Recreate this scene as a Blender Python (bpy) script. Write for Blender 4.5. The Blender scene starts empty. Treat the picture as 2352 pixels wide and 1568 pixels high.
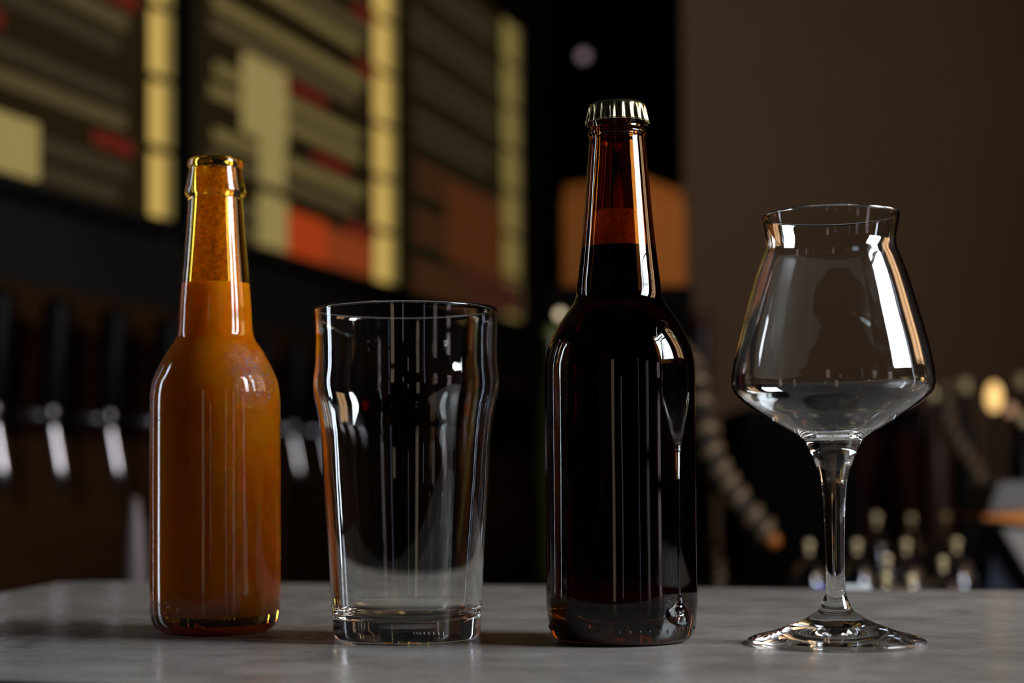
import bpy, bmesh, math, random
from mathutils import Vector, Matrix
random.seed(7)
R = math.radians
sc = bpy.context.scene
COL = sc.collection

# ------------------------------------------------------------------ camera
F = 3900.0                      # focal length in pixels of the 2352 px wide frame
CX, CY = 1176.0, 940.0          # principal point (the lens is shifted)
TOP = 1.10                      # height of the bar counter
EYE = Vector((0, 0, TOP + 0.0726))
YAW, PITCH, ROLL = R(17.4), math.atan(0.039), R(0.4)
ROT = Matrix.Rotation(YAW, 3, 'Z') @ Matrix.Rotation(R(90) + PITCH, 3, 'X') @ Matrix.Rotation(-ROLL, 3, 'Z')
cd = bpy.data.cameras.new('camera'); cam = bpy.data.objects.new('camera', cd); COL.objects.link(cam)
cam.matrix_world = Matrix.Translation(EYE) @ ROT.to_4x4()
cd.sensor_width = 36; cd.lens = F / 2352 * 36
cd.shift_x = 0; cd.shift_y = (CY - 784) / 2352
cd.clip_start = 0.05; cd.clip_end = 60
cd.dof.use_dof = True; cd.dof.focus_distance = 0.745; cd.dof.aperture_fstop = 5.4
sc.camera = cam

# ------------------------------------------------------------------ world, exposure, light
w = bpy.data.worlds.new('world'); sc.world = w; w.use_nodes = True
w.node_tree.nodes['Background'].inputs[0].default_value = (0.5, 0.62, 1, 1)
w.node_tree.nodes['Background'].inputs[1].default_value = 0.25
sc.view_settings.view_transform = 'Standard'; sc.view_settings.look = 'None'
sc.view_settings.exposure = 0.12; sc.view_settings.gamma = 1.0
sc.view_settings.use_curve_mapping = False
try:
    sc.cycles.max_bounces = 40; sc.cycles.transmission_bounces = 32; sc.cycles.glossy_bounces = 32
    sc.cycles.diffuse_bounces = 3; sc.cycles.transparent_max_bounces = 16
    sc.cycles.use_denoising = True; sc.cycles.sample_clamp_indirect = 30.0; sc.cycles.blur_glossy = 0.3
except Exception: pass

XL, XR, YB, YR, YE, ZC = -1.5, 1.15, -3.0, 4.2, 6.5, 3.3      # room planes

def area(name, loc, rot, sx, sy, radiance, color):
    l = bpy.data.lights.new(name, 'AREA'); l.shape = 'RECTANGLE'; l.size = sx; l.size_y = sy
    l.energy = radiance * math.pi * sx * sy; l.color = color
    o = bpy.data.objects.new(name, l); COL.objects.link(o); o.location = loc; o.rotation_euler = rot
    return o
# daylight behind the panes (sheets outside the openings; glow sheets are added for reflection streaks)
WIN = dict(y0=0.480, y1=1.130, z0=1.504, z1=2.406)           # main window, right wall
WARM = dict(y0=1.376, y1=2.057, z0=1.553, z1=2.480)          # window onto a sunlit ochre facade, right wall
SLIT = dict(y0=0.63, y1=0.74, z0=0.95, z1=1.98)          # narrow window, left wall
W5 = dict(y0=-0.936, y1=-0.740, z0=0.922, z1=1.865)              # openings farther back along the right wall
W6 = dict(y0=-0.362, y1=-0.116, z0=0.963, z1=1.537)  # added opening; its brownish glow imitates lit brick in the reflections
W7 = dict(y0=0.244, y1=0.408, z0=0.922, z1=1.422)  # added opening whose pink glow stands in for bright brick
K1 = dict(y0=-0.10, y1=0.18, z0=0.8, z1=2.2)               # openings added in the back wall for reflection streaks (their y is the room's x)
K2 = dict(y0=0.86, y1=1.02, z0=0.9, z1=1.5)  # added too; rose glow in place of a lit column
LOW = dict(y0=1.14, y1=1.22, z0=0.80, z1=1.75)           # narrow low window, left wall
def light_sheet(name, side, d, rad, col):
    x = XR + 0.17 if side > 0 else XL - 0.17
    area(name, (x, (d['y0'] + d['y1']) / 2, (d['z0'] + d['z1']) / 2), (0, R(90) * side, 0),
         d['z1'] - d['z0'] + 0.06, d['y1'] - d['y0'] + 0.06, rad, col)
light_sheet('daylight_main_window', 1, WIN, 30, (0.86, 0.93, 1.0))
light_sheet('daylight_warm_window', 1, WARM, 4.0, (1.0, 0.56, 0.24))
light_sheet('daylight_fifth_window', 1, W5, 0.9, (0.62, 0.72, 1.0))
light_sheet('added_brick_glow', 1, W6, 0.45, (1.0, 0.70, 0.58))
light_sheet('added_pink_glow', 1, W7, 1.3, (1.0, 0.74, 0.78))
for _n, _d, _r, _c in (('added_ochre_glow', K1, 0.65, (1.0, 0.66, 0.26)), ('added_rose_glow', K2, 0.4, (1.0, 0.72, 0.74))):
    area(_n, ((_d['y0'] + _d['y1']) / 2, YB - 0.17, (_d['z0'] + _d['z1']) / 2), (R(90), 0, 0), _d['y1'] - _d['y0'] + 0.06, _d['z1'] - _d['z0'] + 0.06, _r, _c)
light_sheet('daylight_narrow_window', -1, SLIT, 11, (0.78, 0.88, 1.0))
light_sheet('daylight_low_window', -1, LOW, 6.5, (0.72, 0.78, 1.0))

# ------------------------------------------------------------------ projection helpers (placing things from measured points)
def ray(px, py):
    return ROT @ Vector(((px - CX) / F, -(py - CY) / F, -1.0))
def P(px, py, Z): return EYE + ray(px, py) * Z
def onz(px, py, z):
    d = ray(px, py); return EYE + d * ((z - EYE.z) / d.z)
def onx(px, py, x):
    d = ray(px, py); return EYE + d * ((x - EYE.x) / d.x)
def ony(px, py, y):
    d = ray(px, py); return EYE + d * ((y - EYE.y) / d.y)
RT = ROT.transposed()
def proj(p):
    c = RT @ (Vector(p) - EYE); D = -c.z
    return CX + F * c.x / D, CY - F * c.y / D, D

# ------------------------------------------------------------------ materials
def mat(name, col=(0.5, 0.5, 0.5), rough=0.5, metal=0.0, emit=None, es=1.0, spec=0.5, coat=0.0):
    m = bpy.data.materials.new(name); m.use_nodes = True
    b = m.node_tree.nodes['Principled BSDF']
    b.inputs['Base Color'].default_value = (*col, 1); b.inputs['Roughness'].default_value = rough
    b.inputs['Metallic'].default_value = metal; b.inputs['Specular IOR Level'].default_value = spec
    b.inputs['Coat Weight'].default_value = coat
    if emit: b.inputs['Emission Color'].default_value = (*emit, 1); b.inputs['Emission Strength'].default_value = es
    return m
def nd(m, t, **kw):
    n = m.node_tree.nodes.new(t)
    for k, v in kw.items():
        if hasattr(n, k) and not k[0].isupper(): setattr(n, k, v)
        else: n.inputs[k].default_value = v
    return n
def lk(m, a, b): m.node_tree.links.new(a, b)
def out(m): return [n for n in m.node_tree.nodes if n.type == 'OUTPUT_MATERIAL'][0]
def ramp(m, fac, *stops):
    r = m.node_tree.nodes.new('ShaderNodeValToRGB'); e = r.color_ramp.elements
    while len(e) < len(stops): e.new(0.5)
    for i, (p, c) in enumerate(stops):
        e[i].position = p; e[i].color = (*c, 1) if len(c) == 3 else c
    lk(m, fac, r.inputs[0]); return r
def mottled(name, c0, c1, rough=0.5, scale=8, stretch=(1, 1, 1), metal=0.0, bump=0.0, detail=6, spec=0.5):
    m = mat(name, c0, rough, metal, spec=spec); b = m.node_tree.nodes['Principled BSDF']
    tc = nd(m, 'ShaderNodeTexCoord'); mp = nd(m, 'ShaderNodeMapping'); mp.inputs['Scale'].default_value = stretch
    lk(m, tc.outputs['Object'], mp.inputs[0])
    n = nd(m, 'ShaderNodeTexNoise', Scale=scale, Detail=detail); lk(m, mp.outputs[0], n.inputs['Vector'])
    r = ramp(m, n.outputs[0], (0.3, c0), (0.7, c1)); lk(m, r.outputs[0], b.inputs['Base Color'])
    if bump:
        bp = nd(m, 'ShaderNodeBump', Strength=bump, Distance=0.002); lk(m, n.outputs[0], bp.inputs['Height']); lk(m, bp.outputs[0], b.inputs['Normal'])
    return m
def glass(name, col, ior=1.5, rough=0.0, wav=0.0):
    m = bpy.data.materials.new(name); m.use_nodes = True; nt = m.node_tree
    nt.nodes.remove(nt.nodes['Principled BSDF'])
    # tint acts on what passes through; the surface reflection keeps its own colour
    fr = nd(m, 'ShaderNodeFresnel', IOR=ior); rf = nd(m, 'ShaderNodeBsdfRefraction', Color=(*col, 1), IOR=ior, Roughness=rough)
    gl = nd(m, 'ShaderNodeBsdfGlossy', Color=(1, 1, 1, 1), Roughness=rough); mx = nd(m, 'ShaderNodeMixShader')
    lk(m, fr.outputs[0], mx.inputs[0]); lk(m, rf.outputs[0], mx.inputs[1]); lk(m, gl.outputs[0], mx.inputs[2])
    lk(m, mx.outputs[0], out(m).inputs[0])
    if wav:
        tc = nd(m, 'ShaderNodeTexCoord'); n = nd(m, 'ShaderNodeTexNoise', Scale=45.0, Detail=1.0)
        mp = nd(m, 'ShaderNodeMapping'); mp.inputs['Scale'].default_value = (1, 1, 0.35)
        bp = nd(m, 'ShaderNodeBump', Strength=wav, Distance=0.0004)
        lk(m, tc.outputs['Object'], mp.inputs[0]); lk(m, mp.outputs[0], n.inputs['Vector']); lk(m, n.outputs[0], bp.inputs['Height'])
        for x in (fr, rf, gl): lk(m, bp.outputs[0], x.inputs['Normal'])
    return m, mx, rf, gl

# ------------------------------------------------------------------ object helpers
def tag(o, label=None, cat=None, group=None, kind=None):
    if label: o['label'] = label
    if cat: o['category'] = cat
    if group: o['group'] = group
    if kind: o['kind'] = kind
    return o
def empty(name, loc, label, cat, group=None, rz=0):
    o = bpy.data.objects.new(name, None); COL.objects.link(o); o.location = loc; o.rotation_euler = (0, 0, rz)
    o.empty_display_size = 0.05
    return tag(o, label, cat, group)
def link(name, me, m, parent=None, smooth=False):
    o = bpy.data.objects.new(name, me); COL.objects.link(o)
    if m: me.materials.append(m)
    if parent: o.parent = parent
    if smooth:
        for p in me.polygons: p.use_smooth = True
    return o
def from_bm(name, bm, m, parent=None, smooth=False):
    me = bpy.data.meshes.new(name); bm.normal_update(); bm.to_mesh(me); bm.free()
    return link(name, me, m, parent, smooth)
def box(name, lo, hi, m, parent=None, bev=0.0, seg=2):
    bm = bmesh.new()
    lo, hi = Vector(lo), Vector(hi)
    bmesh.ops.create_cube(bm, size=1, matrix=Matrix.Translation((lo + hi) / 2) @ Matrix.Diagonal((*(hi - lo), 1)))
    if bev: bmesh.ops.bevel(bm, geom=bm.edges[:], offset=bev, segments=seg, profile=0.5, affect='EDGES')
    return from_bm(name, bm, m, parent)
def prism(name, pts, vec, m, parent=None, bev=0.0):
    """solid from a polygon of world points, extruded along vec"""
    bm = bmesh.new(); inv = Matrix.Translation(-parent.location) if parent else Matrix()
    vs = [bm.verts.new(inv @ Vector(p)) for p in pts]; f = bm.faces.new(vs)
    r = bmesh.ops.extrude_face_region(bm, geom=[f]); v2 = [g for g in r['geom'] if isinstance(g, bmesh.types.BMVert)]
    bmesh.ops.translate(bm, verts=v2, vec=inv.to_3x3() @ Vector(vec)); bmesh.ops.recalc_face_normals(bm, faces=bm.faces)
    if bev: bmesh.ops.bevel(bm, geom=bm.edges[:], offset=bev, segments=3, profile=0.5, affect='EDGES')
    return from_bm(name, bm, m, parent)
def catmull(pts, n=4):
    res = []
    for i in range(len(pts) - 1):
        p0 = pts[max(i - 1, 0)]; p1 = pts[i]; p2 = pts[i + 1]; p3 = pts[min(i + 2, len(pts) - 1)]
        for k in range(n):
            t = k / n
            res.append(tuple(0.5 * (2 * b + (c - a) * t + (2 * a - 5 * b + 4 * c - d) * t * t + (3 * b - a - 3 * c + d) * t ** 3)
                             for a, b, c, d in zip(p0, p1, p2, p3)))
    res.append(tuple(pts[-1])); return res
def lathe_bm(chains, seg=96, bm=None):
    """chains of (r, z); normals end up to the right of travel (bottom to top = outward)"""
    bm = bm or bmesh.new()
    for ch in chains:
        rings = []
        for r, z in ch:
            if r < 1e-5: rings.append([bm.verts.new((0, 0, z))])
            else: rings.append([bm.verts.new((r * math.cos(2 * math.pi * i / seg), r * math.sin(2 * math.pi * i / seg), z)) for i in range(seg)])
        for a, b in zip(rings, rings[1:]):
            for i in range(seg):
                j = (i + 1) % seg
                if len(a) == 1 and len(b) == 1: continue
                if len(a) == 1: bm.faces.new((a[0], b[j], b[i]))
                elif len(b) == 1: bm.faces.new((a[i], a[j], b[0]))
                else: bm.faces.new((a[i], a[j], b[j], b[i]))
    return bm
def lathe(name, chains, m, parent=None, seg=96):
    return from_bm(name, lathe_bm(chains, seg), m, parent, True)
def radius_at(pr, z):
    for (r0, z0), (r1, z1) in zip(pr, pr[1:]):
        if z0 <= z <= z1: return r0 + (r1 - r0) * (z - z0) / max(z1 - z0, 1e-9)
    return pr[-1][0] if z > pr[-1][1] else pr[0][0]
def measured(base, rows):
    """(row, half width in px) measured on the photograph -> (radius, height) in metres"""
    res = []
    for y, hw in rows:
        lo, hi = -0.02, 0.4
        for _ in range(40):
            mid = (lo + hi) / 2
            if proj(base + Vector((0, 0, mid)))[1] > y: lo = mid
            else: hi = mid
        D = proj(base + Vector((0, 0, lo)))[2]
        res.append((hw * D / F, lo))
    return res
def tube(name, pts, rad, m, parent=None, seg=12, cap=True):
    bm = bmesh.new(); pts = [Vector(p) for p in pts]; rings = []
    rads = rad if isinstance(rad, (list, tuple)) else [rad] * len(pts)
    up = Vector((0, 0, 1))
    for i, p in enumerate(pts):
        t = (pts[min(i + 1, len(pts) - 1)] - pts[max(i - 1, 0)]).normalized()
        a = t.cross(up); a = a.normalized() if a.length > 1e-3 else Vector((1, 0, 0)); b = a.cross(t).normalized()
        rings.append([bm.verts.new(p + (a * math.cos(2 * math.pi * k / seg) + b * math.sin(2 * math.pi * k / seg)) * rads[i]) for k in range(seg)])
    for A, B in zip(rings, rings[1:]):
        for k in range(seg): bm.faces.new((A[k], A[(k + 1) % seg], B[(k + 1) % seg], B[k]))
    if cap: bm.faces.new(rings[0]); bm.faces.new(rings[-1])
    bmesh.ops.recalc_face_normals(bm, faces=bm.faces)
    return from_bm(name, bm, m, parent, True)

# ------------------------------------------------------------------ the room
M_floor = mottled('dark floor', (0.03, 0.022, 0.018), (0.05, 0.036, 0.03), 0.6, 3)
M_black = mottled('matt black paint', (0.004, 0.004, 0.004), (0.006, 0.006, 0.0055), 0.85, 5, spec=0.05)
M_charcoal = mottled('charcoal wall paint', (0.013, 0.011, 0.010), (0.016, 0.014, 0.012), 0.9, 4, spec=0.05)
M_brown = mottled('brown wall plaster', (0.25, 0.160, 0.100), (0.275, 0.176, 0.11), 0.9, 2.5, spec=0.05)
M_ceil = mat('black ceiling paint', (0.012, 0.011, 0.010), 0.9)
def brick_mat():
    m = mat('pinkish brick', rough=0.85, spec=0.2); b = m.node_tree.nodes['Principled BSDF']
    tc = nd(m, 'ShaderNodeTexCoord'); br = nd(m, 'ShaderNodeTexBrick', Scale=1.0)
    br.inputs['Color1'].default_value = (0.26, 0.15, 0.14, 1); br.inputs['Color2'].default_value = (0.19, 0.10, 0.09, 1)
    br.inputs['Mortar'].default_value = (0.08, 0.06, 0.055, 1); br.inputs['Brick Width'].default_value = 0.22
    br.inputs['Row Height'].default_value = 0.075; br.inputs['Mortar Size'].default_value = 0.008
    mp = nd(m, 'ShaderNodeMapping'); mp.inputs['Rotation'].default_value = (R(90), 0, R(90))
    lk(m, tc.outputs['Object'], mp.inputs[0])
    sx = nd(m, 'ShaderNodeSeparateXYZ'); cx = nd(m, 'ShaderNodeCombineXYZ'); ad = nd(m, 'ShaderNodeMath', operation='ADD')
    lk(m, tc.outputs['Object'], sx.inputs[0]); lk(m, sx.outputs[0], ad.inputs[0]); lk(m, sx.outputs[1], ad.inputs[1])
    lk(m, ad.outputs[0], cx.inputs[0]); lk(m, sx.outputs[2], cx.inputs[1]); lk(m, cx.outputs[0], br.inputs['Vector'])
    lk(m, br.outputs[0], b.inputs['Base Color'])
    bp = nd(m, 'ShaderNodeBump', Strength=0.6, Distance=0.01); lk(m, br.outputs[1], bp.inputs['Height']); bp.invert = True
    lk(m, bp.outputs[0], b.inputs['Normal']); return m
M_brick = brick_mat()
S = lambda o: tag(o, kind='structure')
T = 0.15
S(box('floor', (XL - T, YB - T, -0.1), (XR + T, YE + T, 0), M_floor))
S(box('ceiling', (XL - T, YB - T, ZC), (XR + T, YE + T, ZC + 0.1), M_ceil))
def wall_with_holes(name, x0, x1, holes, m):
    """one solid wall mesh between x0 and x1 with rectangular openings"""
    ys = sorted({YB - T, YE + T, *[h['y0'] for h in holes], *[h['y1'] for h in holes]})
    bm = bmesh.new()
    def bx(ya, yb, za, zb):
        bmesh.ops.create_cube(bm, size=1, matrix=Matrix.Translation(((x0 + x1) / 2, (ya + yb) / 2, (za + zb) / 2)) @ Matrix.Diagonal((x1 - x0, yb - ya, zb - za, 1)))
    for a, b in zip(ys, ys[1:]):
        hs = [h for h in holes if h['y0'] <= a + 1e-6 and h['y1'] >= b - 1e-6]
        if hs: bx(a, b, 0, hs[0]['z0']); bx(a, b, hs[0]['z1'], ZC)
        else: bx(a, b, 0, ZC)
    return S(from_bm(name, bm, m))
wall_with_holes('wall_left', XL - T, XL, [SLIT, LOW], M_charcoal)
wall_with_holes('wall_right', XR, XR + T, [WIN, WARM, W5, W6, W7], M_brick)
bm = bmesh.new()
for xa, xb, za, zc_ in ((XL, K1['y0'], 0, ZC), (K1['y1'], K2['y0'], 0, ZC), (K2['y1'], XR, 0, ZC), (K1['y0'], K1['y1'], 0, K1['z0']), (K1['y0'], K1['y1'], K1['z1'], ZC),
                        (K2['y0'], K2['y1'], 0, K2['z0']), (K2['y0'], K2['y1'], K2['z1'], ZC)):
    bmesh.ops.create_cube(bm, size=1, matrix=Matrix.Translation(((xa + xb) / 2, YB - T / 2, (za + zc_) / 2)) @ Matrix.Diagonal((xb - xa, T, zc_ - za, 1)))
S(from_bm('wall_back', bm, M_brick))
XG = ony(1572, 700, YR).x                                   # the brown wall starts here; a black passage lies left of it
S(box('wall_front', (XG, YR, 0), (XR, YR + T, ZC), M_brown))
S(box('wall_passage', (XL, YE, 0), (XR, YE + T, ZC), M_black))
M_wframe = mat('dark window frame', (0.03, 0.03, 0.032), 0.5)
M_pane = glass('window pane', (1, 1, 1), 1.01)[0]
def window(n, side, d, mull=(), trans=()):
    x0, x1 = (XR + 0.02, XR + 0.07) if side > 0 else (XL - 0.07, XL - 0.02)
    bm = bmesh.new(); t = 0.03 if d['y1'] - d['y0'] > 0.3 else 0.012
    def bx(ya, yb, za, zb):
        bmesh.ops.create_cube(bm, size=1, matrix=Matrix.Translation(((x0 + x1) / 2, (ya + yb) / 2, (za + zb) / 2)) @ Matrix.Diagonal((x1 - x0, yb - ya, zb - za, 1)))
    bx(d['y0'], d['y0'] + t, d['z0'], d['z1']); bx(d['y1'] - t, d['y1'], d['z0'], d['z1'])
    bx(d['y0'], d['y1'], d['z0'], d['z0'] + t); bx(d['y0'], d['y1'], d['z1'] - t, d['z1'])
    for yy in mull: bx(yy - 0.012, yy + 0.012, d['z0'], d['z1'])
    for zz in trans: bx(d['y0'], d['y1'], zz - 0.012, zz + 0.012)
    fr = S(from_bm('window_%d' % n, bm, M_wframe))
    return fr
window(1, 1, WIN, (), (2.21,)); window(2, 1, WARM, (1.69,), ()); window(3, -1, SLIT); window(4, -1, LOW)
window(5, 1, W5, (), (1.5,)); window(6, 1, W6, (), (1.2,)); window(7, 1, W7, (), (1.16, 1.28))  # the last two frame added glow openings

# wooden panelling behind the taps, running along the left wall
M_wood = mottled('dark stained wood', (0.022, 0.0085, 0.0025), (0.036, 0.014, 0.004), 0.7, 6, (1, 0.25, 3), bump=0.2, spec=0.1)
M_wood2 = mottled('darker stained wood', (0.007, 0.0015, 0.001), (0.010, 0.0025, 0.0015), 0.7, 6, (1, 0.25, 3), spec=0.05)
zt = onx(0, 645, XL + 0.02).z
z1 = onx(255, 775, XL + 0.02).z; z0 = onx(255, 1010, XL + 0.02).z
S(box('trim_1', (XL, 1.6, z1), (XL + 0.03, 6.0, zt), M_wood, bev=0.003))
S(box('trim_2', (XL, 1.6, z0), (XL + 0.02, 6.0, z1), M_wood2))
S(box('trim_3', (XL, 1.6, 0.0), (XL + 0.03, 6.0, z0), M_wood, bev=0.003))

# ------------------------------------------------------------------ menu boards
M_bframe = mat('black board frame', (0.006, 0.006, 0.007), 0.8, spec=0.05)
M_board = mottled('backlit board face', (0.010, 0.007, 0.003), (0.014, 0.010, 0.004), 0.9, 5, spec=0.0)
bb = M_board.node_tree.nodes['Principled BSDF']; bb.inputs['Emission Color'].default_value = (0.009, 0.006, 0.002, 1); bb.inputs['Emission Strength'].default_value = 1
def lit(name, c, s=1.0): return mat(name, tuple(x * 0.3 for x in c), 0.9, emit=c, es=s, spec=0.0)
L_strip = lit('lit pale yellow strip', (0.50, 0.33, 0.085)); L_strip2 = lit('lit dim yellow strip', (0.17, 0.125, 0.035))
L_row = [lit('lit olive line', (0.115, 0.085, 0.030)), lit('lit dim olive line', (0.062, 0.044, 0.019)), lit('lit dark olive line', (0.03, 0.022, 0.011))]
L_red = lit('lit red line', (0.085, 0.010, 0.006)); L_card = lit('lit pale card', (0.23, 0.175, 0.060)); L_orange = lit('lit orange card', (0.27, 0.032, 0.006))
L_rust = lit('lit rust line', (0.045, 0.016, 0.007))
zb = onx(345, 492, XL + 0.05).z; ztop = onx(1185, 50, XL + 0.05).z
BH = ztop - zb
edges = [None] * 3
yr = [onx(408, 300, XL + 0.05).y, onx(919, 300, XL + 0.05).y, onx(1204, 300, XL + 0.05).y]
yl = [None, onx(468, 300, XL + 0.05).y, onx(948, 300, XL + 0.05).y]
yl[0] = yr[0] - (yr[1] - yl[1])
desc = ['backlit menu board with a cream card at its lower left, nearest the frame\'s left edge',
        'middle backlit menu board with an orange-red card at the bottom',
        'dimmest backlit menu board, farthest along the wall, rust-brown below']
for bi in range(3):
    y0, y1 = yl[bi], yr[bi]; W = y1 - y0
    r = empty('menu_board', (XL, y0, zb), desc[bi], 'menu board', 'menu boards in a row on the left wall')
    box('frame', (0.0, -0.02, -0.02), (0.03, W + 0.02, BH + 0.02), M_bframe, r)
    box('face', (0.03, 0, 0), (0.036, W, BH), M_board, r)
    n = 7; h = BH / n; x = 0.036
    dimf = bi == 2
    ystrip = onx((347, 862, 1158)[bi], 300, XL + 0.04).y - y0; sw = W - ystrip
    for k in range(n):
        zz = k * h
        b1 = (0.52, 0.60, 0.72)[bi]
        ms = L_strip if not dimf else L_strip2
        box('price_strip', (x, ystrip, zz + 0.004), (x + 0.006, ystrip + sw * b1, zz + h - 0.014), ms, r)
        box('edge_strip', (x, ystrip + sw * b1 + 0.004, zz + 0.006), (x + 0.004, W, zz + h - 0.006), L_strip2 if not dimf else L_row[1], r)
        for q in range(2):
            za = zz + 0.008 + q * h * 0.35
            L = ystrip - 0.02 - 0.01
            sh = (0 if bi == 1 else 1 if bi == 0 else 2)
            mm = L_row[min(2, sh + (1 if random.random() < 0.45 else 0))]
            if bi == 2 and k < 3: mm = L_rust
            a0 = 0.02 + random.uniform(0, 0.05); a1 = L - random.uniform(0, 0.12)
            box('text_line', (x, a0, za), (x + 0.004, a1, za + h * 0.20), mm, r)
        if bi < 2:
            a0 = (0.74, 0.40, 0.70, 0.28, 0.76, 0.52, 0.66)[(k * 3 + bi * 2) % 7] * W
            box('red_note', (x, a0, zz + h * 0.74), (x + 0.004, a0 + W * random.uniform(0.12, 0.22), zz + h * 0.93), L_red, r)
    def card(px0, py0, px1, py1, m, name='card'):
        pa = onx(px0, py1, XL + 0.045); pb = onx(px1, py1, XL + 0.045); zc = onx(px0, py0, XL + 0.045).z
        box(name, (0.040, pa.y - y0, max(0.004, min(pa.z, pb.z) - zb)), (0.050, min(pb.y - y0, W), zc - zb), m, r)
    if bi == 0: card(-150, 205, 84, 372, L_card)
    if bi == 1:
        card(560, 120, 655, 300, L_card); card(600, 318, 650, 415, L_card); card(598, 440, 655, 560, L_card)
        card(660, 480, 745, 590, L_orange); card(748, 520, 850, 620, lit('lit deep orange card', (0.17, 0.03, 0.007)))
    if bi == 2:
        card(1030, 420, 1150, 600, lit('lit rust card', (0.055, 0.016, 0.005))); card(1080, 620, 1190, 690, lit('lit dull rust card', (0.035, 0.010, 0.006)))

# ------------------------------------------------------------------ beer taps
M_handle = mat('black tap handle', (0.002, 0.002, 0.003), 0.5, spec=0.12)
M_steel = mat('brushed steel', (0.62, 0.60, 0.64), 0.28, 1.0)
M_dsteel = mat('dull steel', (0.22, 0.21, 0.22), 0.35, 1.0)
XT = XL + 0.12
def tap(name_label, px):
    p = onx(px, 962, XT); y = p.y; zc = onx(255, 962, XT).z
    r = empty('beer_tap', (XL + 0.02, y, zc), name_label, 'beer tap', 'row of beer taps on the left wall')
    tube('shank', [(0, 0, 0), (0.09, 0, 0)], 0.010, M_dsteel, r)
    lathe_h = lathe('collar', [[(0, -0.006), (0.011, -0.006), (0.013, 0.002), (0.012, 0.010), (0.009, 0.018), (0, 0.018)]], M_dsteel, r, 24); lathe_h.location = (0.098, 0, 0)
    h = lathe('handle', [[(0, 0.014), (0.014, 0.014), (0.0175, 0.022), (0.019, 0.09), (0.0215, 0.15), (0.021, 0.166), (0.012, 0.172), (0, 0.172)]], M_handle, r, 24)
    h.location = (0.098, 0, 0); h.rotation_euler = (0, R(4), 0)
    tube('spout', [(0.098, 0, -0.004), (0.101, 0, -0.020), (0.106, 0, -0.045), (0.112, 0, -0.075), (0.118, 0, -0.110)], [0.0085, 0.0085, 0.0085, 0.0085, 0.009], M_steel, r)
    return r
pos = [(-14, 'beer tap cut by the left edge of the picture'), (120, 'beer tap with black handle and the brightest spout, left of the cloudy bottle'),
       (252, 'second beer tap from the left that is seen whole'), (377, 'beer tap right behind the shoulder of the cloudy bottle'),
       (492, 'beer tap hidden behind the middle of the cloudy bottle'), (592, 'beer tap behind the right edge of the cloudy bottle'),
       (672, 'beer tap in the gap between cloudy bottle and pint glass'), (742, 'beer tap seen through the left side of the pint glass')]
for px, l in pos: tap(l, px)

# ------------------------------------------------------------------ bar counter
def stone():
    m = mottled('grey stone', (0.215, 0.195, 0.176), (0.37, 0.34, 0.312), 0.34, 16, (1, 1.6, 1), spec=0.5, detail=11)
    b = m.node_tree.nodes['Principled BSDF']; tc = nd(m, 'ShaderNodeTexCoord')
    n1 = nd(m, 'ShaderNodeTexNoise', Scale=28.0, Detail=8.0, Distortion=1.2); lk(m, tc.outputs['Object'], n1.inputs['Vector'])
    r1 = ramp(m, n1.outputs[0], (0.30, (0.15, 0.15, 0.15)), (0.72, (0.33, 0.33, 0.33))); lk(m, r1.outputs[0], b.inputs['Roughness'])
    n2 = nd(m, 'ShaderNodeTexNoise', Scale=160.0, Detail=5.0); lk(m, tc.outputs['Object'], n2.inputs['Vector'])
    bp = nd(m, 'ShaderNodeBump', Strength=0.25, Distance=0.0004); lk(m, n2.outputs[0], bp.inputs['Height']); lk(m, bp.outputs[0], b.inputs['Normal'])
    # pale dust specks
    v = nd(m, 'ShaderNodeTexVoronoi', Scale=190.0); lk(m, tc.outputs['Object'], v.inputs['Vector'])
    r2 = ramp(m, v.outputs['Distance'], (0.0, (1, 1, 1)), (0.07, (0, 0, 0)))
    n3 = nd(m, 'ShaderNodeTexNoise', Scale=14.0, Detail=2.0); lk(m, tc.outputs['Object'], n3.inputs['Vector'])
    r3 = ramp(m, n3.outputs[0], (0.55, (0, 0, 0)), (0.68, (1, 1, 1)))
    mu = nd(m, 'ShaderNodeMath', operation='MULTIPLY'); lk(m, r2.outputs[0], mu.inputs[0]); lk(m, r3.outputs[0], mu.inputs[1])
    old = b.inputs['Base Color'].links[0].from_socket
    mx = nd(m, 'ShaderNodeMixRGB'); mx.inputs[2].default_value = (0.5, 0.48, 0.45, 1)
    lk(m, mu.outputs[0], mx.inputs[0]); lk(m, old, mx.inputs[1]); lk(m, mx.outputs[0], b.inputs['Base Color'])
    return m
M_stone = stone()
A = onz(150, 1334, TOP); Bq = onz(-900, 1522, TOP); C1 = onz(-60, 1556, TOP); C2 = onz(150, 1565, TOP)
fdir = (C2 - C1).normalized(); D1 = C1 + fdir * 1.30
far = (onz(2352, 1356, TOP) - A).normalized(); E1 = A + far * 1.35
ba = (Bq - A).normalized()
# meeting point of left edge and front edge
def meet(p, d, q, e):
    den = d.x * e.y - d.y * e.x; t = ((q.x - p.x) * e.y - (q.y - p.y) * e.x) / den; return p + d * t
G = meet(A, ba, C1, fdir)
A2 = A + far * 0.02; A3 = A + ba * 0.02
root = empty('bar_counter', (A.x, A.y, 0), 'bar counter with grey stone top under the bottles and glasses', 'counter')
cpts = [G, D1, E1, A2, A + (far + ba) * 0.006, A3]
cp = [Vector((p.x, p.y, TOP - 0.03)) for p in cpts]
o = prism('worktop', cp, (0, 0, 0.03), M_stone, root, 0.0018)
cen = sum(cp, Vector()) / len(cp)
M_counter = mottled('dark bar front', (0.012, 0.010, 0.009), (0.018, 0.015, 0.012), 0.6, 4)
prism('cabinet', [Vector((*(cen + (p - cen) * 0.90).xy, 0)) for p in cp], (0, 0, TOP - 0.031), M_counter, root)

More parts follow.
